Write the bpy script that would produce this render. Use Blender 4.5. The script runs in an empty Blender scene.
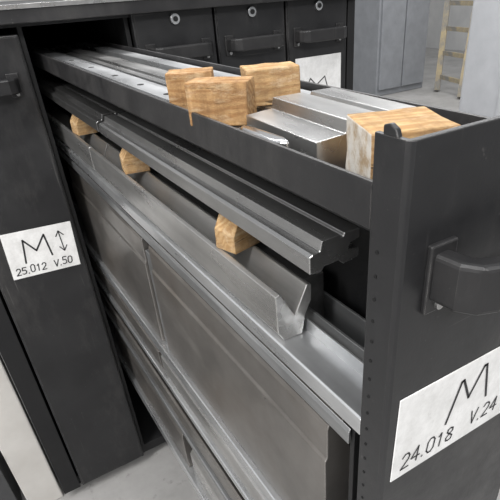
import bpy, bmesh, math, random
from mathutils import Matrix, Vector, Euler
random.seed(4)
ZO = 1.38           # camera-relative heights + ZO = height above floor
COL = bpy.context.scene.collection

# ------------------------------------------------------------------ materials
def nmat(name):
    m = bpy.data.materials.new(name); m.use_nodes = True
    nt = m.node_tree; b = nt.nodes["Principled BSDF"]
    return m, nt, b
def noise(nt, scale=(1,1,1), s=10, detail=6, rough=0.6, coord="Object", rot=(0,0,0)):
    tc = nt.nodes.new("ShaderNodeTexCoord"); mp = nt.nodes.new("ShaderNodeMapping")
    mp.inputs["Scale"].default_value = scale; mp.inputs["Rotation"].default_value = rot
    n = nt.nodes.new("ShaderNodeTexNoise"); n.inputs["Scale"].default_value = s
    n.inputs["Detail"].default_value = detail; n.inputs["Roughness"].default_value = rough
    nt.links.new(tc.outputs[coord], mp.inputs[0]); nt.links.new(mp.outputs[0], n.inputs["Vector"])
    return n.outputs["Fac"]
def ramp(nt, fac, stops):
    r = nt.nodes.new("ShaderNodeValToRGB"); e = r.color_ramp.elements
    while len(e) < len(stops): e.new(0.5)
    for el, (p, c) in zip(e, stops):
        el.position = p; el.color = (c if len(c) == 4 else (*c, 1))
    nt.links.new(fac, r.inputs[0]); return r.outputs[0]
def mix(nt, f, a, b, mode="MIX"):
    m = nt.nodes.new("ShaderNodeMix"); m.data_type = "RGBA"; m.blend_type = mode
    if isinstance(f, (int, float)): m.inputs[0].default_value = f
    else: nt.links.new(f, m.inputs[0])
    for k, v in ((6, a), (7, b)):
        if isinstance(v, tuple): m.inputs[k].default_value = (*v, 1)
        else: nt.links.new(v, m.inputs[k])
    return m.outputs[2]
def bump(nt, b, fac, st=0.2, dist=0.001):
    bp = nt.nodes.new("ShaderNodeBump"); bp.inputs["Strength"].default_value = st
    bp.inputs["Distance"].default_value = dist
    nt.links.new(fac, bp.inputs["Height"]); nt.links.new(bp.outputs[0], b.inputs["Normal"])
def edge_mask(nt, radius, lo, hi, amount):
    """worn edges: where the rounded normal departs from the true one"""
    bv = nt.nodes.new("ShaderNodeBevel"); bv.samples = 4; bv.inputs["Radius"].default_value = radius
    g = nt.nodes.new("ShaderNodeNewGeometry")
    d = nt.nodes.new("ShaderNodeVectorMath"); d.operation = "DOT_PRODUCT"
    nt.links.new(bv.outputs[0], d.inputs[0]); nt.links.new(g.outputs["Normal"], d.inputs[1])
    r = nt.nodes.new("ShaderNodeMapRange"); r.inputs[1].default_value = hi; r.inputs[2].default_value = lo
    r.inputs[3].default_value = 0; r.inputs[4].default_value = amount
    nt.links.new(d.outputs["Value"], r.inputs[0]); return r.outputs[0]
def mul(nt, a, b):
    m = nt.nodes.new("ShaderNodeMath"); m.operation = "MULTIPLY"
    nt.links.new(a, m.inputs[0]); nt.links.new(b, m.inputs[1]); return m.outputs[0]

def paint(name, base, light, rough=0.42, speck=True):
    m, nt, b = nmat(name)
    c = ramp(nt, noise(nt, (1,1,1), 7, 8, 0.65), [(0.35, base), (0.75, light)])
    if speck:
        sp = ramp(nt, noise(nt, (1,1,1), 150, 3, 0.6), [(0.70, (0,0,0)), (0.78, (0.8,0.8,0.8))])
        c = mix(nt, sp, c, (0.10, 0.095, 0.09))
        sm = ramp(nt, noise(nt, (1,1,0.4), 6, 10, 0.78), [(0.50, (0,0,0)), (0.72, (0.65,0.65,0.65))])
        c = mix(nt, sm, c, (0.060, 0.057, 0.055))
        for rot, sd in (((0,0.5,0.3),(160,2,2)), ((0.3,-0.8,0.1),(2,150,150)), ((0.2,1.2,0.4),(150,3,3))):
            sc = ramp(nt, noise(nt, sd, 1.1, 4, 0.6, rot=rot), [(0.66, (0,0,0)), (0.73, (0.55,0.55,0.55))])
            br = ramp(nt, noise(nt, (1,1,1), 9, 3, 0.5, rot=rot), [(0.50, (0,0,0)), (0.62, (1,1,1))])
            c = mix(nt, mul(nt, sc, br), c, (0.13, 0.125, 0.12))
        ed = mul(nt, edge_mask(nt, 0.0012, 0.75, 0.98, 1.0), ramp(nt, noise(nt, (1,1,1), 40, 6, 0.7), [(0.40, (0,0,0)), (0.58, (0.85,)*3)]))
        c = mix(nt, ed, c, (0.22, 0.21, 0.20))
    nt.links.new(c, b.inputs["Base Color"])
    r = ramp(nt, noise(nt, (1,1,1), 14, 7, 0.7), [(0.3, (rough-.10,)*3), (0.7, (rough+.16,)*3)])
    nt.links.new(r, b.inputs["Roughness"])
    bump(nt, b, noise(nt, (1,1,1), 300, 2, 0.5), 0.12, 0.0006)
    return m
def steel(name, dark, light, rough=0.30, metallic=0.9, rust=None, streak=(40,1.2,40), bs=0.03, grime=0.82, edge=(0.9,0.9,0.9)):
    m, nt, b = nmat(name)
    c = ramp(nt, noise(nt, streak, 1.4, 3, 0.5), [(0.25, dark), (0.75, light)])
    c2 = ramp(nt, noise(nt, (1,1,1), 9, 5, 0.6), [(0.3, (grime,)*3), (0.55, (1,)*3)])
    c = mix(nt, 1.0, c, c2, "MULTIPLY")
    if rust:
        rf = ramp(nt, noise(nt, (1,0.7,1), 7, 5, 0.55), [(0.45, (0,0,0)), (0.70, (0.6,)*3)])
        c = mix(nt, rf, c, rust)
    sc = ramp(nt, noise(nt, (120,2,6), 1.3, 3, 0.5, rot=(0.35,0.2,0.15)), [(0.68, (0,0,0)), (0.73, (0.35,)*3)])
    c = mix(nt, sc, c, tuple(min(1,x*1.6) for x in light))
    c = mix(nt, edge_mask(nt, 0.0013, 0.75, 0.98, 0.9), c, edge)
    nt.links.new(c, b.inputs["Base Color"])
    b.inputs["Metallic"].default_value = metallic
    r = ramp(nt, noise(nt, (4,1,4), 5, 4, 0.5), [(0.3, (rough-.06,)*3), (0.7, (rough+.08,)*3)])
    nt.links.new(r, b.inputs["Roughness"])
    bump(nt, b, noise(nt, (90,1.5,90), 3, 2, 0.5), bs, 0.0003)
    return m

M_BLACK = paint("black_powder_coat", (0.011,0.011,0.012), (0.023,0.023,0.024), 0.38)
M_BLACK2 = paint("black_paint_scuffed", (0.012,0.012,0.013), (0.027,0.026,0.026), 0.40)
M_DARK = paint("black_paint_shaded", (0.004,0.004,0.005), (0.010,0.010,0.010), 0.6, False)  # set darker than the outer black: cavity shade put into the colour
M_BIN = paint("dark_grey_bin_paint", (0.035,0.036,0.038), (0.07,0.07,0.072), 0.5, False)
M_GREY = paint("grey_machine_paint", (0.42,0.43,0.45), (0.50,0.51,0.53), 0.5, False)
M_GREYD = paint("grey_door_paint", (0.22,0.23,0.245), (0.29,0.30,0.32), 0.5, False)
M_CREAM = paint("cream_panel_paint", (0.50,0.48,0.45), (0.62,0.60,0.57), 0.55, False)
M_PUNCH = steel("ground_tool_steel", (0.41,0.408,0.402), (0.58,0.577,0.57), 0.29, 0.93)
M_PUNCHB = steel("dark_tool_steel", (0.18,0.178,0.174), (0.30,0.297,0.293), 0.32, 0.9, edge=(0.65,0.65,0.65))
M_DIE = steel("worn_die_steel", (0.39,0.384,0.37), (0.60,0.592,0.58), 0.30, 0.82)
M_PLATE = steel("brown_grey_steel", (0.20,0.187,0.173), (0.30,0.282,0.265), 0.33, 0.72, (0.17,0.143,0.12), streak=(3,5,1.2), grime=.7, edge=(0.65,0.64,0.62))
M_GALV = steel("galvanised_steel", (0.57,0.58,0.59), (0.76,0.77,0.78), 0.29, 0.87, grime=.8, edge=(0.98,0.98,0.98))
M_GALVD = steel("dull_galvanised_steel", (0.27,0.275,0.28), (0.42,0.425,0.43), 0.35, 0.82)
M_CHROME = steel("polished_steel", (0.6,0.6,0.6), (0.8,0.8,0.8), 0.18, 1.0)

def wood(name, a, b_, c_, pale):
    m, nt, b = nmat(name)
    tc = nt.nodes.new("ShaderNodeTexCoord"); mp = nt.nodes.new("ShaderNodeMapping")
    mp.inputs["Scale"].default_value = (0.25, 1.0, 1.0)
    mp.inputs["Location"].default_value = (0, 0.06, 0.09)
    mp.inputs["Rotation"].default_value = (0.1, 0.15, 0.2)
    w = nt.nodes.new("ShaderNodeTexWave"); w.wave_type = "RINGS"; w.rings_direction = "X"
    w.inputs["Scale"].default_value = 48; w.inputs["Distortion"].default_value = 8
    w.inputs["Detail"].default_value = 5; w.inputs["Detail Scale"].default_value = 1.6
    nt.links.new(tc.outputs["Object"], mp.inputs[0]); nt.links.new(mp.outputs[0], w.inputs[0])
    c = ramp(nt, w.outputs[0], [(0.1, a), (0.95, b_)])
    d = ramp(nt, noise(nt, (1,1,1), 22, 9, 0.78), [(0.42, (0,0,0)), (0.62, (0.8,)*3)])
    c = mix(nt, d, c, c_)
    e = ramp(nt, noise(nt, (0.4,1,1), 90, 6, 0.75), [(0.50, (0,0,0)), (0.72, (0.7,)*3)])
    c = mix(nt, e, c, pale)
    sw = ramp(nt, noise(nt, (260,8,8), 1.0, 2, 0.5, rot=(0,0.2,0.1)), [(0.50, (0,0,0)), (0.66, (0.30,)*3)])
    c = mix(nt, sw, c, c_)
    ck = ramp(nt, noise(nt, (12,90,90), 1.2, 4, 0.6, rot=(0,0.1,0.1)), [(0.64, (0,0,0)), (0.69, (0.85,)*3)])
    c = mix(nt, ck, c, (0.07,0.04,0.02))
    c = mix(nt, edge_mask(nt, 0.003, 0.7, 0.98, 0.4), c, (0.15,0.09,0.045))
    nt.links.new(c, b.inputs["Base Color"]); b.inputs["Roughness"].default_value = 0.88
    b.inputs["Specular IOR Level"].default_value = .2
    bump(nt, b, noise(nt, (0.5,1,1), 150, 8, 0.8), 0.9, 0.0022)
    return m
M_WOOD = wood("pine_wood", (0.50,0.305,0.14), (0.345,0.185,0.078), (0.215,0.118,0.055), (0.62,0.48,0.31))
M_WOODL = wood("pine_wood_light", (0.57,0.38,0.185), (0.43,0.255,0.115), (0.29,0.175,0.09), (0.66,0.54,0.37))
m, nt, b = nmat("chalky_end_grain"); M_WEND = m
nt.links.new(ramp(nt, noise(nt, (1,1,1), 45, 8, 0.75), [(0.38, (0.36,0.26,0.155)), (0.52, (0.56,0.52,0.46)),(0.7,(0.64,0.63,0.60))]), b.inputs["Base Color"]); b.inputs["Roughness"].default_value = 0.85
bump(nt, b, noise(nt, (1,1,1), 170, 8, 0.75), 0.8, 0.0018)
m, nt, b = nmat("ladder_paint"); M_LADD = m
nt.links.new(ramp(nt, noise(nt, (1,1,1), 5, 6, 0.75), [(0.4, (0.42,0.34,0.20)), (0.6, (0.22,0.21,0.19))]), b.inputs["Base Color"]); b.inputs["Roughness"].default_value = 0.7

m, nt, b = nmat("white_label_card"); M_LABEL = m
c = ramp(nt, noise(nt, (1,1,1), 25, 6, 0.7), [(0.3, (0.62,0.615,0.60)), (0.6, (0.82,0.815,0.805))])
c = mix(nt, ramp(nt, noise(nt, (1,1,1), 60, 8, 0.8), [(0.58,(0,0,0)),(0.74,(0.6,)*3)]), c, (0.35,0.34,0.32))
nt.links.new(c, b.inputs["Base Color"]); b.inputs["Roughness"].default_value = 0.5
m, nt, b = nmat("marker_ink"); M_INK = m
b.inputs["Base Color"].default_value = (0.02,0.02,0.022,1); b.inputs["Roughness"].default_value = 0.6
m, nt, b = nmat("hole_black"); M_HOLE = m
b.inputs["Base Color"].default_value = (0.003,0.003,0.003,1); b.inputs["Roughness"].default_value = 0.9
m, nt, b = nmat("concrete_floor"); M_FLOOR = m
c = ramp(nt, noise(nt, (1,1,1), 2.5, 10, 0.7), [(0.3, (0.25,0.245,0.235)), (0.7, (0.41,0.40,0.39))])
c = mix(nt, ramp(nt, noise(nt, (1,1,1), 30, 4, 0.6), [(0.6,(0,0,0)),(0.75,(0.6,)*3)]), c, (0.15,0.145,0.14))
nt.links.new(c, b.inputs["Base Color"]); b.inputs["Roughness"].default_value = 0.6
m, nt, b = nmat("plaster_wall"); M_WALL = m
nt.links.new(ramp(nt, noise(nt, (1,1,1), 3, 6, 0.6), [(0.3, (0.52,0.52,0.52)), (0.7, (0.62,0.62,0.61))]), b.inputs["Base Color"]); b.inputs["Roughness"].default_value = 0.8

# ------------------------------------------------------------------ helpers
def empty(name):
    e = bpy.data.objects.new(name, None); COL.objects.link(e); e.empty_display_size = 0.05
    return e
def finish(bm, name, mat, parent=None, bevel=0.0, seg=2, smooth=False, centre=True):
    bmesh.ops.recalc_face_normals(bm, faces=bm.faces)
    me = bpy.data.meshes.new(name)
    c = Vector((0,0,0))
    if centre and parent is None:
        mn = Vector([min(v.co[i] for v in bm.verts) for i in range(3)]); mx = Vector([max(v.co[i] for v in bm.verts) for i in range(3)])
        c = (mn+mx)/2; bmesh.ops.translate(bm, verts=bm.verts, vec=-c)
    bm.to_mesh(me); bm.free()
    mats = mat if isinstance(mat, (list, tuple)) else [mat]
    for q in mats: me.materials.append(q)
    o = bpy.data.objects.new(name, me); COL.objects.link(o); o.location = c
    if parent: o.parent = parent
    if smooth:
        for p in me.polygons: p.use_smooth = True
    if bevel:
        bv = o.modifiers.new("bevel", "BEVEL"); bv.width = bevel; bv.segments = seg; bv.limit_method = "ANGLE"; bv.angle_limit = math.radians(35)
    return o
def add_box(bm, x0,x1,y0,y1,z0,z1, rz=0.0, mi=0):
    cx,cy,cz = (x0+x1)/2,(y0+y1)/2,(z0+z1)/2+ZO
    M = Matrix.Translation((cx,cy,cz)) @ Matrix.Rotation(rz,4,'Z') @ Matrix.Diagonal((x1-x0,y1-y0,z1-z0,1))
    r = bmesh.ops.create_cube(bm, size=1, matrix=M)
    for f in {f for v in r["verts"] for f in v.link_faces}: f.material_index = mi
def box(name, x0,x1,y0,y1,z0,z1, mat, parent=None, bevel=0.001, rz=0.0):
    bm = bmesh.new(); add_box(bm,x0,x1,y0,y1,z0,z1,rz); return finish(bm,name,mat,parent,bevel)
def add_prism(bm, pts, a0, a1, axis='Y', mi=0):
    def P(p, t):
        return (p[0], t, p[1]+ZO) if axis == 'Y' else ((p[0], p[1], t+ZO) if axis == 'Z' else (t, p[0], p[1]+ZO))
    A = [bm.verts.new(P(p,a0)) for p in pts]; B = [bm.verts.new(P(p,a1)) for p in pts]
    n = len(pts); fs = [bm.faces.new(A), bm.faces.new(B[::-1])]
    for i in range(n): fs.append(bm.faces.new((A[i],B[i],B[(i+1)%n],A[(i+1)%n])))
    for f in fs: f.material_index = mi
def prism(name, pts, a0, a1, mat, parent=None, bevel=0.0008, axis='Y'):
    bm = bmesh.new(); add_prism(bm,pts,a0,a1,axis); return finish(bm,name,mat,parent,bevel)
def add_cyl(bm, c, r, h, axis='Y', seg=20, r2=None):
    R = {'Y': Matrix.Rotation(math.pi/2,4,'X'), 'X': Matrix.Rotation(math.pi/2,4,'Y'), 'Z': Matrix.Identity(4)}[axis]
    bmesh.ops.create_cone(bm, cap_ends=True, segments=seg, radius1=r, radius2=r if r2 is None else r2, depth=h,
        matrix=Matrix.Translation((c[0],c[1],c[2]+ZO)) @ R)
def strokes(name, polys, origin, ux, uz, width, parent, lift=0.0007):
    bm = bmesh.new(); nrm = ux.cross(uz)
    for pl in polys:
        for (a, b2) in zip(pl[:-1], pl[1:]):
            A = Vector(a); B = Vector(b2); d = (B-A); L = d.length
            if L < 1e-6: continue
            d.normalize(); n = Vector((-d.y, d.x))*width/2; e = d*width*0.35
            cs = [A-e+n, A-e-n, B+e-n, B+e+n]
            vs = [bm.verts.new(origin + ux*c.x + uz*c.y + nrm*lift) for c in cs]
            bm.faces.new(vs)
    return finish(bm, name, M_INK, parent, centre=False)
F = {'0':[[(0.05,.2),(0.05,.8),(.2,1),(.4,1),(.55,.8),(.55,.2),(.4,0),(.2,0),(.05,.2)]],
 '1':[[(0.15,.8),(.32,1),(.32,0)]], '2':[[(0.05,.8),(.2,1),(.42,1),(.55,.8),(.5,.55),(.05,0),(.58,0)]],
 '4':[[(0.42,0),(.42,1),(.02,.32),(.6,.32)]],
 '5':[[(0.55,1),(.1,1),(.08,.58),(.4,.6),(.56,.4),(.5,.1),(.25,0),(.05,.1)]],
 '8':[[(0.3,.53),(.1,.7),(.12,.92),(.3,1),(.48,.92),(.5,.7),(.3,.53),(.08,.3),(.12,.06),(.3,0),(.5,.06),(.54,.3),(.3,.53)]],
 '.':[[(0.1,0),(.14,.06)]], 'V':[[(0.02,1),(.3,0),(.58,1)]], ' ':[]}
def text_polys(s, x, y, h, slant=0.08, adv=0.72):
    out=[]
    for ch in s:
        dy = random.uniform(-.06,.06)*h; hs = random.uniform(.92,1.08)
        for pl in F[ch]: out.append([(x+(px+slant*py)*h, y+dy+py*h*hs) for px,py in pl])
        x += h*(0.38 if ch=='.' else (0.4 if ch==' ' else adv))
    return out
def label(name, cx, y, cz, w, h, rot, polys, thick, thin_polys=None):
    e = empty(name); e.location=(cx,y,cz+ZO)
    bm = bmesh.new()
    bmesh.ops.create_cube(bm, size=1, matrix=Matrix.Diagonal((w,0.0012,h,1)))
    me = bpy.data.meshes.new("card"); bm.to_mesh(me); bm.free(); me.materials.append(M_LABEL)
    o = bpy.data.objects.new("card", me); COL.objects.link(o); o.parent=e
    bv=o.modifiers.new("b","BEVEL"); bv.width=0.0004
    for nm,pl,tk in (("marker_writing",polys,thick),("marker_numbers",thin_polys,thick*.62)):
        if pl:
            s = strokes(nm, pl, Vector((0,-0.0007,0)), Vector((1,0,0)), Vector((0,0,1)), tk, e, 0.0003)
            for v in s.data.vertices: v.co.y = -0.0011
    e.rotation_euler=(0,rot,0)
    return e

# ------------------------------------------------------------------ room
def plane_box(name,x0,x1,y0,y1,z0,z1,mat): return box(name,x0,x1,y0,y1,z0,z1,mat,None,0)
plane_box("floor",-3,9,-3,8.5,-ZO-0.1,-ZO,M_FLOOR)
plane_box("wall_back",-3,9,8.5,8.7,-ZO,2.2,M_WALL)
plane_box("wall_right",9,9.2,-3,8.7,-ZO,2.2,M_WALL)
plane_box("wall_left",-3.2,-3,-3,8.7,-ZO,2.2,M_WALL)

# ------------------------------------------------------------------ cabinet
YF = 1.25
cab = empty("tool_storage_cabinet")
bm = bmesh.new()
add_box(bm,-.100,-.050,YF+.005,2.6,-1.345,-.045)
add_box(bm,1.020,1.045,YF-.002,2.6,-1.345,-.045)
add_box(bm,-.05,1.02,2.57,2.6,-1.345,-.045)
add_box(bm,-.05,1.02,YF+.02,2.57,-1.345,-1.31)
for x in (.168,.392,.6,.806): add_box(bm,x,x+.010,YF+.02,2.57,-1.31,-.045)
add_box(bm,-.05,1.02,YF+.006,YF+.03,-.052,-.044)
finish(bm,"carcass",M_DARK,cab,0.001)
for sx in (-.09,.98):
    for sy in (1.32,2.5): 
        bm=bmesh.new(); add_box(bm,sx,sx+.04,sy,sy+.04,-ZO,-1.345); finish(bm,"foot",M_DARK,cab,0)
box("worktop",-.13,1.06,YF-.035,2.62,-.045,-.014,M_BLACK2,cab,0.002)
box("worktop_edge_trim",-.13,1.06,YF-.039,YF-.035,-.020,-.012,M_PUNCH,cab,0.0005)
def handle_mesh(x0, yf, z0, parent, w=.158, h=.032, proj=.042):
    e = parent
    x1=x0+w
    pts=[(x0,yf),(x0+.002,yf-proj*.55),(x0+.010,yf-proj*.86),(x0+.024,yf-proj),(x1-.024,yf-proj),(x1-.010,yf-proj*.86),(x1-.002,yf-proj*.55),(x1,yf),
         (x1-.014,yf),(x1-.018,yf-proj*.5),(x1-.030,yf-proj*.66),(x0+.030,yf-proj*.66),(x0+.018,yf-proj*.5),(x0+.014,yf)]
    bm=bmesh.new(); add_prism(bm,pts,z0,z0+h,'Z'); finish(bm,"pull_handle",M_BLACK2,e,0.004,3)
    bm=bmesh.new()
    for xx in (x0-.003,x1-.021):
        add_box(bm,xx,xx+.024,yf-.004,yf+.001,z0-.010,z0+h+.006)
    finish(bm,"handle_mounts",M_BLACK2,e,0.0015)
    bm=bmesh.new()
    for xx in (x0+.009,x1-.009): add_cyl(bm,(xx,yf-.005,z0-.004),.0035,.003)
    finish(bm,"screws",M_PUNCH,e)
def closed_front(x0,x1,ztop,lock=True):
    e=empty("closed_drawer")
    bm=bmesh.new(); add_box(bm,x0,x1,YF-.002,YF+.018,-1.336,ztop)
    finish(bm,"drawer_front",M_BLACK,e,0.003,3)
    bm=bmesh.new(); add_box(bm,x0+.004,x1-.004,YF-.004,YF-.001,-1.33,ztop-.004); finish(bm,"front_face",M_BLACK,e,0.0015)
    handle_mesh(x0+.022,YF-.004,ztop-.104,e,w=.160,h=.030)
    if lock:
        bm=bmesh.new(); add_cyl(bm,((x0+x1)/2,YF-.007,ztop-.022),.0115,.008,seg=24); finish(bm,"lock_ring",M_GALV,e,0.001)
        bm=bmesh.new(); add_cyl(bm,((x0+x1)/2,YF-.012,ztop-.022),.0055,.004,seg=24); finish(bm,"lock_core",M_DARK,e,0)
    return e
closed_front(-.043,.165,-.064,False)
for x0,x1 in ((.404,.604),(.609,.809),(.814,1.016)): closed_front(x0,x1,-.040)
Mbig=[[(-.042,-.022+.0),(-.036,.036),(-.012,.004),(.012,.040),(.020,-.016)]]
arrow=[[(.050,-.010),(.046,.040)],[(.038,.028),(.046,.041),(.056,.029)],[(.041,.000),(.050,-.012),(.058,.001)]]
label("drawer_label",.074,YF-.0055,-.523,.158,.118,.05,Mbig,.0040,arrow+text_polys("25.012",-.070,-.049,.018)+text_polys("V.50",.018,-.048,.018))
lp2=[[(-.05,-.03),(-.03,.0),(-.01,-.02),(.02,.0),(.03,-.03)]]
label("drawer_label",.915,YF-.0055,-.238,.158,.11,0,lp2,.003)

# ------------------------------------------------------------------ pulled-out drawer
dr = empty("pull_out_drawer")
YP=.190
FD=.029
bm=bmesh.new()
pts=[(.2,YP+FD),(.2,YP+.004),(.2012,YP+.0012),(.204,YP),(.400,YP),(.4028,YP+.0012),(.404,YP+.004),(.404,YP+FD),(.4,YP+FD),(.4,YP+.005),(.204,YP+.005),(.204,YP+FD)]
add_prism(bm,pts,-1.30,-.0755,'Z')
finish(bm,"front_panel",M_BLACK,dr,0.0008)
prism("corner_tab",[(YP+.010,-.076),(YP+.022,-.076),(YP+.022,-.0705),(YP+.017,-.0690),(YP+.012,-.0715)],.2,.204,M_BLACK,dr,0.0008,'X')
box("panel_bottom_fold",.204,.400,YP+.005,YP+FD,-1.30,-1.295,M_BLACK,dr)
bm=bmesh.new()
for i in range(48):
    add_cyl(bm,(.1998,YP+.021,-.15-i*.018),.0014,.0008,'X',10)
finish(bm,"perforations",M_HOLE,dr)
handle_mesh(.226,YP,-.186,dr,w=.158,h=.036,proj=.040)
q = [[(-.022,-.012),(-.0105,.030),(-.008,.031),(.003,.006),(.017,.035),(.020,.035),(.029,-.006)]]
label("drawer_label",.293,YP-.0008,-.319,.164,.094,.02,q,.0026,text_polys("24.018",-.073,-.037,.0165)+text_polys("V.24",.012,-.034,.0155))
prism("near_side_plate",[(.2,-.137),(.204,-.137),(.204,-.108),(.2035,-.1055),(.2005,-.1055),(.2,-.108)],YP+FD,1.9,M_BLACK2,dr,0.0005)
box("far_side_plate",.372,.376,YP+FD,1.9,-.150,-.105,M_BLACK2,dr,0.0005)
box("far_side_skirt",.385,.389,YP+FD,1.9,-.14,-.118,M_DARK,dr,0.0005)
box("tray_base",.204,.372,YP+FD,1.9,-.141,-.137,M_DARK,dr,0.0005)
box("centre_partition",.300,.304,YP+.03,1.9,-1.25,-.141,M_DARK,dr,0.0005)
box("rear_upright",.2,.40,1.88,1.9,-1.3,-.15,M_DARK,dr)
def rail(z, lip=.018, w=.085, name="galvanised_rail", mat=M_GALV, y0=YP+FD):
    x=.2
    pts=[(x,z-lip),(x,z),(x+.002,z+.001),(x+w,z+.001),(x+w,z+.016),(x+w+.002,z+.016),(x+w+.002,z-.001),(x+.0025,z-.001),(x+.0025,z-lip)]
    prism(name,pts,y0,1.88,mat,dr,0.0005)
rail(-.309,.018,.036)
rail(-.612,.026,.050)
rail(-.720,.014,.05,mat=M_GALV)
rail(-.84,.014,.05,mat=M_GALVD)
rail(-1.035,.032)
prism("rail_stiffener",[(.204,-.336),(.2015,-.340),(.2015,-.354),(.204,-.354)],YP+.045,1.88,M_GALVD,dr,0.0004)
box("inner_upright",.206,.235,.232,.238,-1.25,-.33,M_DARK,dr,0.0005)

# ------------------------------------------------------------------ tools on the open racks
def punch_profile():
    return [(.2000,-.2015),(.2000,-.1865),(.2035,-.1845),(.2105,-.1838),(.2127,-.1750),(.2300,-.1745),(.2310,-.1775),(.2345,-.1775),(.2355,-.1745),
            (.2514,-.1745),(.2514,-.1830),(.2415,-.1850),(.2405,-.1905),(.2514,-.1925),(.2514,-.2010),(.2350,-.2030),(.2300,-.1985),(.2150,-.1985),(.2120,-.2030)]
prism("press_brake_punch",punch_profile(),.287,.895,M_PUNCH,None,0.0008)
pp=[(x+ -.001,z+.001) for x,z in punch_profile()]
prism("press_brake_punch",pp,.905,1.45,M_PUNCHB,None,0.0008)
def die_profile():
    return [(.207,-.3085),(.2005,-.296),(.2000,-.2540),(.2045,-.2525),(.2065,-.2530),(.2215,-.2830),(.2365,-.2530),(.2385,-.2525),(.2420,-.2540),(.2415,-.272),(.2345,-.285),(.2290,-.3085)]
prism("press_brake_die",[(x,z+.0010) for x,z in die_profile()],.345,1.02,M_DIE,None,0.0008)
prism("press_brake_die",[(x,z+.0010) for x,z in die_profile()],1.026,1.6,M_DIE,None,0.0008)
# dies on the lower racks
prism("press_brake_die",[(x+.004,z-.4095) for x,z in die_profile()],.33,.86,M_DIE,None,0.0008)
prism("press_brake_die",[(x+.004,z-.4095) for x,z in die_profile()],.875,1.5,M_PLATE,None,0.0008)
prism("press_brake_die",[(x+.004,z-.5295) for x,z in die_profile()],.30,1.5,M_PLATE,None,0.0008)
prism("galvanised_channel",[(.246,-.330),(.246,-.290),(.249,-.290),(.249,-.327),(.278,-.327),(.278,-.290),(.281,-.290),(.281,-.330)],.228,1.5,M_GALVD,None,0.0005)
prism("square_bar",[(.251,-.326),(.251,-.262),(.276,-.262),(.276,-.326)],.37,1.5,M_PUNCHB,None,0.001)
def shim(c, s, rz):
    """rough-cut packing block between punch and die, top edge split away at the front"""
    bm=bmesh.new()
    x,y,z=s[0]/2,s[1]/2,s[2]
    vs=[(-x,-y*.9,0),(x,-y,0),(x,y,0),(-x,y*.95,0),(-x,-y*.85,z*.42),(-x*.25,-y,z),(x,-y,z),(x,y,z),(-x*.15,y,z),(-x,y*.9,z*.50)]
    V=[bm.verts.new(v) for v in vs]
    for f in ((0,1,2,3),(0,4,9,3),(4,5,8,9),(5,6,7,8),(0,1,6,5,4),(3,2,7,8,9),(1,2,7,6)):
        bm.faces.new([V[i] for i in f])
    bmesh.ops.recalc_face_normals(bm,faces=bm.faces)
    me=bpy.data.meshes.new("wood_shim"); bm.to_mesh(me); bm.free(); me.materials.append(M_WOODL)
    o=bpy.data.objects.new("wood_shim",me); COL.objects.link(o); o.location=(c[0],c[1],c[2]+ZO); o.rotation_euler=(0,0,rz)
    bv=o.modifiers.new("b","BEVEL"); bv.width=.0005; bv.segments=1
shim((.226,.465,-.2512),(.040,.034,.0475),.30)
shim((.226,.820,-.2512),(.040,.038,.0475),-.15)
shim((.226,1.150,-.2512),(.040,.044,.0475),.1)

def blk(x,zb,zt): # tall die block with shoulder and V groove
    return [(x,zb),(x,zt-.052),(x+.003,zt-.048),(x+.003,zt-.006),(x+.005,zt),(x+.012,zt),(x+.018,zt-.012),(x+.024,zt),(x+.031,zt),(x+.033,zt-.006),(x+.033,zt-.048),(x+.036,zt-.052),(x+.036,zb)]
prism("flat_die_block",blk(.209,-.6105,-.378),.280,.800,M_PLATE,None,0.0012)
prism("flat_die_block",blk(.209,-.6105,-.378),.835,1.42,M_PLATE,None,0.0012)
box("galvanised_spacer",.214,.24,.804,.831,-.6105,-.40,M_GALVD,None,0.001)
prism("gooseneck_punch",[(.210,-1.033),(.210,-.92),(.216,-.90),(.212,-.89),(.212,-.875),(.240,-.870),(.243,-1.033)],.86,1.42,M_PLATE,None,0.0012)
prism("gooseneck_punch",[(.210,-1.033),(.210,-.94),(.222,-.92),(.222,-.875),(.242,-.870),(.244,-1.033)],.30,.82,M_DIE,None,0.0012)

# ------------------------------------------------------------------ contents of the top tray
def lprof(x0,x1,zt,zb,step):
    return [(x0,zb),(x0,zt-step),(x0+.012,zt-step),(x0+.014,zt),(x1-.014,zt),(x1-.012,zt-.003),(x1,zt-.003),(x1,zb)]
prism("long_punch_bar",lprof(.208,.262,-.1125,-.1367,.006),.60,1.55,M_GALV,None,0.0007)
prism("long_punch_bar",lprof(.272,.324,-.1130,-.1367,.004),.46,1.55,M_PUNCH,None,0.0007)
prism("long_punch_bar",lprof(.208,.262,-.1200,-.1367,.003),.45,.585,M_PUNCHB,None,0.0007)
prism("steel_flat_bar",[(.338,-.1367),(.338,-.112),(.366,-.112),(.366,-.1367)],.34,1.55,M_GALV,None,0.0007)
bm=bmesh.new()
for i,yy in enumerate((.64,.74,.86,1.0,1.15)):
    add_cyl(bm,(.235,yy,-.1123),.005,.0006,'Z',16)
finish(bm,"bolt_holes",M_HOLE,dr)

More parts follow.
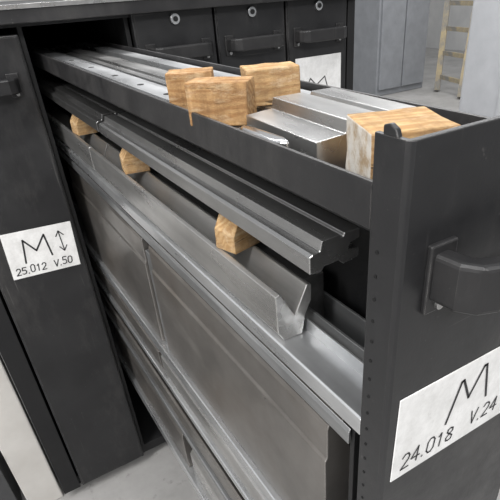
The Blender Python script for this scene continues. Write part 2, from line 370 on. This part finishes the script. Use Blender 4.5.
def wood_block(c,s,rz,mats=(M_WOOD,M_WEND),tilt=(0,0),endface=None,seed=0):
    rnd=random.Random(seed)
    bm=bmesh.new(); bmesh.ops.create_cube(bm,size=1,matrix=Matrix.Diagonal((*s,1)))
    bmesh.ops.subdivide_edges(bm,edges=bm.edges[:],cuts=3,use_grid_fill=True)
    for v in bm.verts:
        v.co += Vector([rnd.uniform(-.0005,.0005) for _ in range(3)])
    bmesh.ops.recalc_face_normals(bm,faces=bm.faces)
    for f in bm.faces:
        if endface is not None and f.normal.dot(Vector(endface))>.8: f.material_index=1
    me=bpy.data.meshes.new("wood_block"); bm.to_mesh(me); bm.free()
    for q in mats: me.materials.append(q)
    o=bpy.data.objects.new("wood_block",me); COL.objects.link(o); o.location=(c[0],c[1],c[2]+ZO); o.rotation_euler=(tilt[0],tilt[1],rz)
    bv=o.modifiers.new("b","BEVEL"); bv.width=.0012; bv.segments=2; bv.limit_method="ANGLE"; bv.angle_limit=math.radians(50)
    return o
wood_block((.2355,.560,-.0985),(.050,.036,.041),-.5,seed=1)
wood_block((.2325,.481,-.0990),(.062,.036,.040),-.75,seed=2)
wood_block((.302,.500,-.0940),(.058,.040,.036),-.35,(M_WOODL,M_WEND),seed=3)
wood_block((.258,.257,-.1105),(.060,.060,.052),-.42,(M_WOODL,M_WEND),endface=(-1,0,0),seed=4)
seg=[(-.052,-.041),(-.052,-.012),(-.024,-.010),(-.022,0),(.012,.0),(.014,-.004),(.020,-.004),(.022,0),(.048,0),(.048,-.012),(.038,-.014),(.038,-.020),(.048,-.022),(.048,-.041)]
bm=bmesh.new(); add_prism(bm,[(a,b+.02) for a,b in seg],-.062,.062,'Y')
o=finish(bm,"punch_segment",M_PUNCH,None,0.0008)
o.location=(.282,.374,-.1155+ZO+.0005); o.rotation_euler=(0,0,-.06)
bm=bmesh.new()
add_prism(bm,[(.206,.345),(.210,.335),(.216,.333),(.220,.345),(.219,.395),(.215,.407),(.210,.404),(.207,.395)],-.1365,-.106,'Z')
finish(bm,"clamp_piece",M_CHROME,None,0.005,4,True)

# ------------------------------------------------------------------ background
box("cream_post",-.205,-.108,YF+.03,YF+.10,-ZO,.4,M_CREAM,None,0.004)
gb=empty("metal_bin")
bm=bmesh.new()
add_box(bm,-.60,-.225,YF+.02,YF+.028,-ZO,-1.10); add_box(bm,-.60,-.225,YF+.33,YF+.338,-ZO,-1.10)
add_box(bm,-.60,-.592,YF+.028,YF+.33,-ZO,-1.10); add_box(bm,-.233,-.225,YF+.028,YF+.33,-ZO,-1.10)
add_box(bm,-.592,-.233,YF+.028,YF+.33,-ZO,-ZO+.006)
finish(bm,"bin_walls",M_BIN,gb,0.001)
box("bin_rim",-.607,-.218,YF+.014,YF+.022,-1.112,-1.098,M_GALVD,gb,0.002)
bgc=empty("grey_locker")
box("locker_body",4.83,5.70,5.3,5.9,-ZO,.8,M_GREYD,bgc,0.01)
box("locker_door_left",4.86,5.25,5.27,5.3,-ZO+.08,.75,M_GREYD,bgc,0.006)
box("locker_door_right",5.27,5.67,5.27,5.3,-ZO+.08,.75,M_GREYD,bgc,0.006)
mc=empty("machine_column")
box("column_body",2.80,3.8,1.5,2.28,-ZO,.9,M_GREY,mc,0.02)
box("column_cover",2.78,2.80,1.55,1.98,-ZO+.3,.85,M_GREY,mc,0.006)
box("column_plate",2.772,2.782,1.80,1.90,-.36,-.28,M_INK,mc,0.002)
lad=empty("wooden_ladder")
def beam(name,a,b2,w,d,mat,parent):
    a=Vector(a);b2=Vector(b2);v=b2-a
    bm=bmesh.new(); bmesh.ops.create_cube(bm,size=1,matrix=Matrix.Diagonal((w,d,v.length,1)))
    me=bpy.data.meshes.new(name);bm.to_mesh(me);bm.free();me.materials.append(mat)
    o=bpy.data.objects.new(name,me);COL.objects.link(o);o.parent=parent
    o.location=(a+b2)/2;o.rotation_euler=v.to_track_quat('Z','Y').to_euler()
A0=Vector((5.62,4.96,0.02));A1=Vector((6.05,5.30,2.3));B0=Vector((5.45,4.42,0.02));B1=Vector((6.08,4.80,2.3))
beam("rail_1",A0,A1,.07,.10,M_LADD,lad); beam("rail_2",B0,B1,.07,.10,M_LADD,lad)
for i in range(8):
    t=(i+.6)/8.2; beam("rung_%d"%i,A0.lerp(A1,t),B0.lerp(B1,t),.035,.05,M_LADD,lad)

# ------------------------------------------------------------------ lights
w=bpy.data.worlds.new("world"); bpy.context.scene.world=w; w.use_nodes=True
nt=w.node_tree; bg=nt.nodes["Background"]
tc=nt.nodes.new("ShaderNodeTexCoord"); sep=nt.nodes.new("ShaderNodeSeparateXYZ"); nt.links.new(tc.outputs["Generated"],sep.inputs[0])
mr=nt.nodes.new("ShaderNodeMapRange"); mr.inputs[1].default_value=-.2; mr.inputs[2].default_value=1
nt.links.new(sep.outputs[2],mr.inputs[0])
cr=ramp(nt,mr.outputs[0],[(0,(0.29,0.295,0.30)),(0.3,(0.44,0.445,0.455)),(0.6,(0.72,0.735,0.76)),(1,(0.95,0.97,1.0))])
nt.links.new(cr,bg.inputs[0]); bg.inputs[1].default_value=.85
def area(name,loc,size,power,target,col=(1,.99,.98)):
    l=bpy.data.lights.new(name,"AREA"); l.shape="RECTANGLE"; l.size=size[0]; l.size_y=size[1]; l.energy=power; l.color=col
    o=bpy.data.objects.new(name,l); COL.objects.link(o); o.location=loc
    o.rotation_euler=(Vector(target)-Vector(loc)).to_track_quat('-Z','Y').to_euler()
area("front_fill_lamp",(-1.8,-.1,3.3),(.5,3.0),118,(.3,.6,1.1))
area("front_fill_lamp",(-.2,-2.4,3.2),(2.4,.5),80,(.3,.6,.9))  # unseen fill added in front to brighten punch ends and front faces
area("front_fill_lamp",(1.4,2.2,3.6),(2.4,.5),95,(.5,.8,1.1))
area("front_fill_lamp",(4,3,4),(2,2),130,(4.5,4,0))

# ------------------------------------------------------------------ camera
y,p,r,f,cx,cy=0.536,0.574,-0.063,497.184,280.09,302.158
fwd=Vector((math.sin(y)*math.cos(p),math.cos(y)*math.cos(p),-math.sin(p)))
right=Vector((math.cos(y),-math.sin(y),0)); up=right.cross(fwd)
c_,s_=math.cos(r),math.sin(r)
R_=c_*right+s_*up; U_=-s_*right+c_*up; B_=-fwd
cam=bpy.data.cameras.new("camera"); cam.sensor_width=36; cam.lens=f/500*36
cam.shift_x=(250-cx)/500; cam.shift_y=(cy-250)/500; cam.clip_start=.01
o=bpy.data.objects.new("camera",cam); COL.objects.link(o)
o.matrix_world=Matrix(((R_.x,U_.x,B_.x,0),(R_.y,U_.y,B_.y,0),(R_.z,U_.z,B_.z,ZO),(0,0,0,1)))
bpy.context.scene.camera=o
bpy.context.scene.view_settings.view_transform="Standard"
bpy.context.scene.view_settings.exposure=0.0
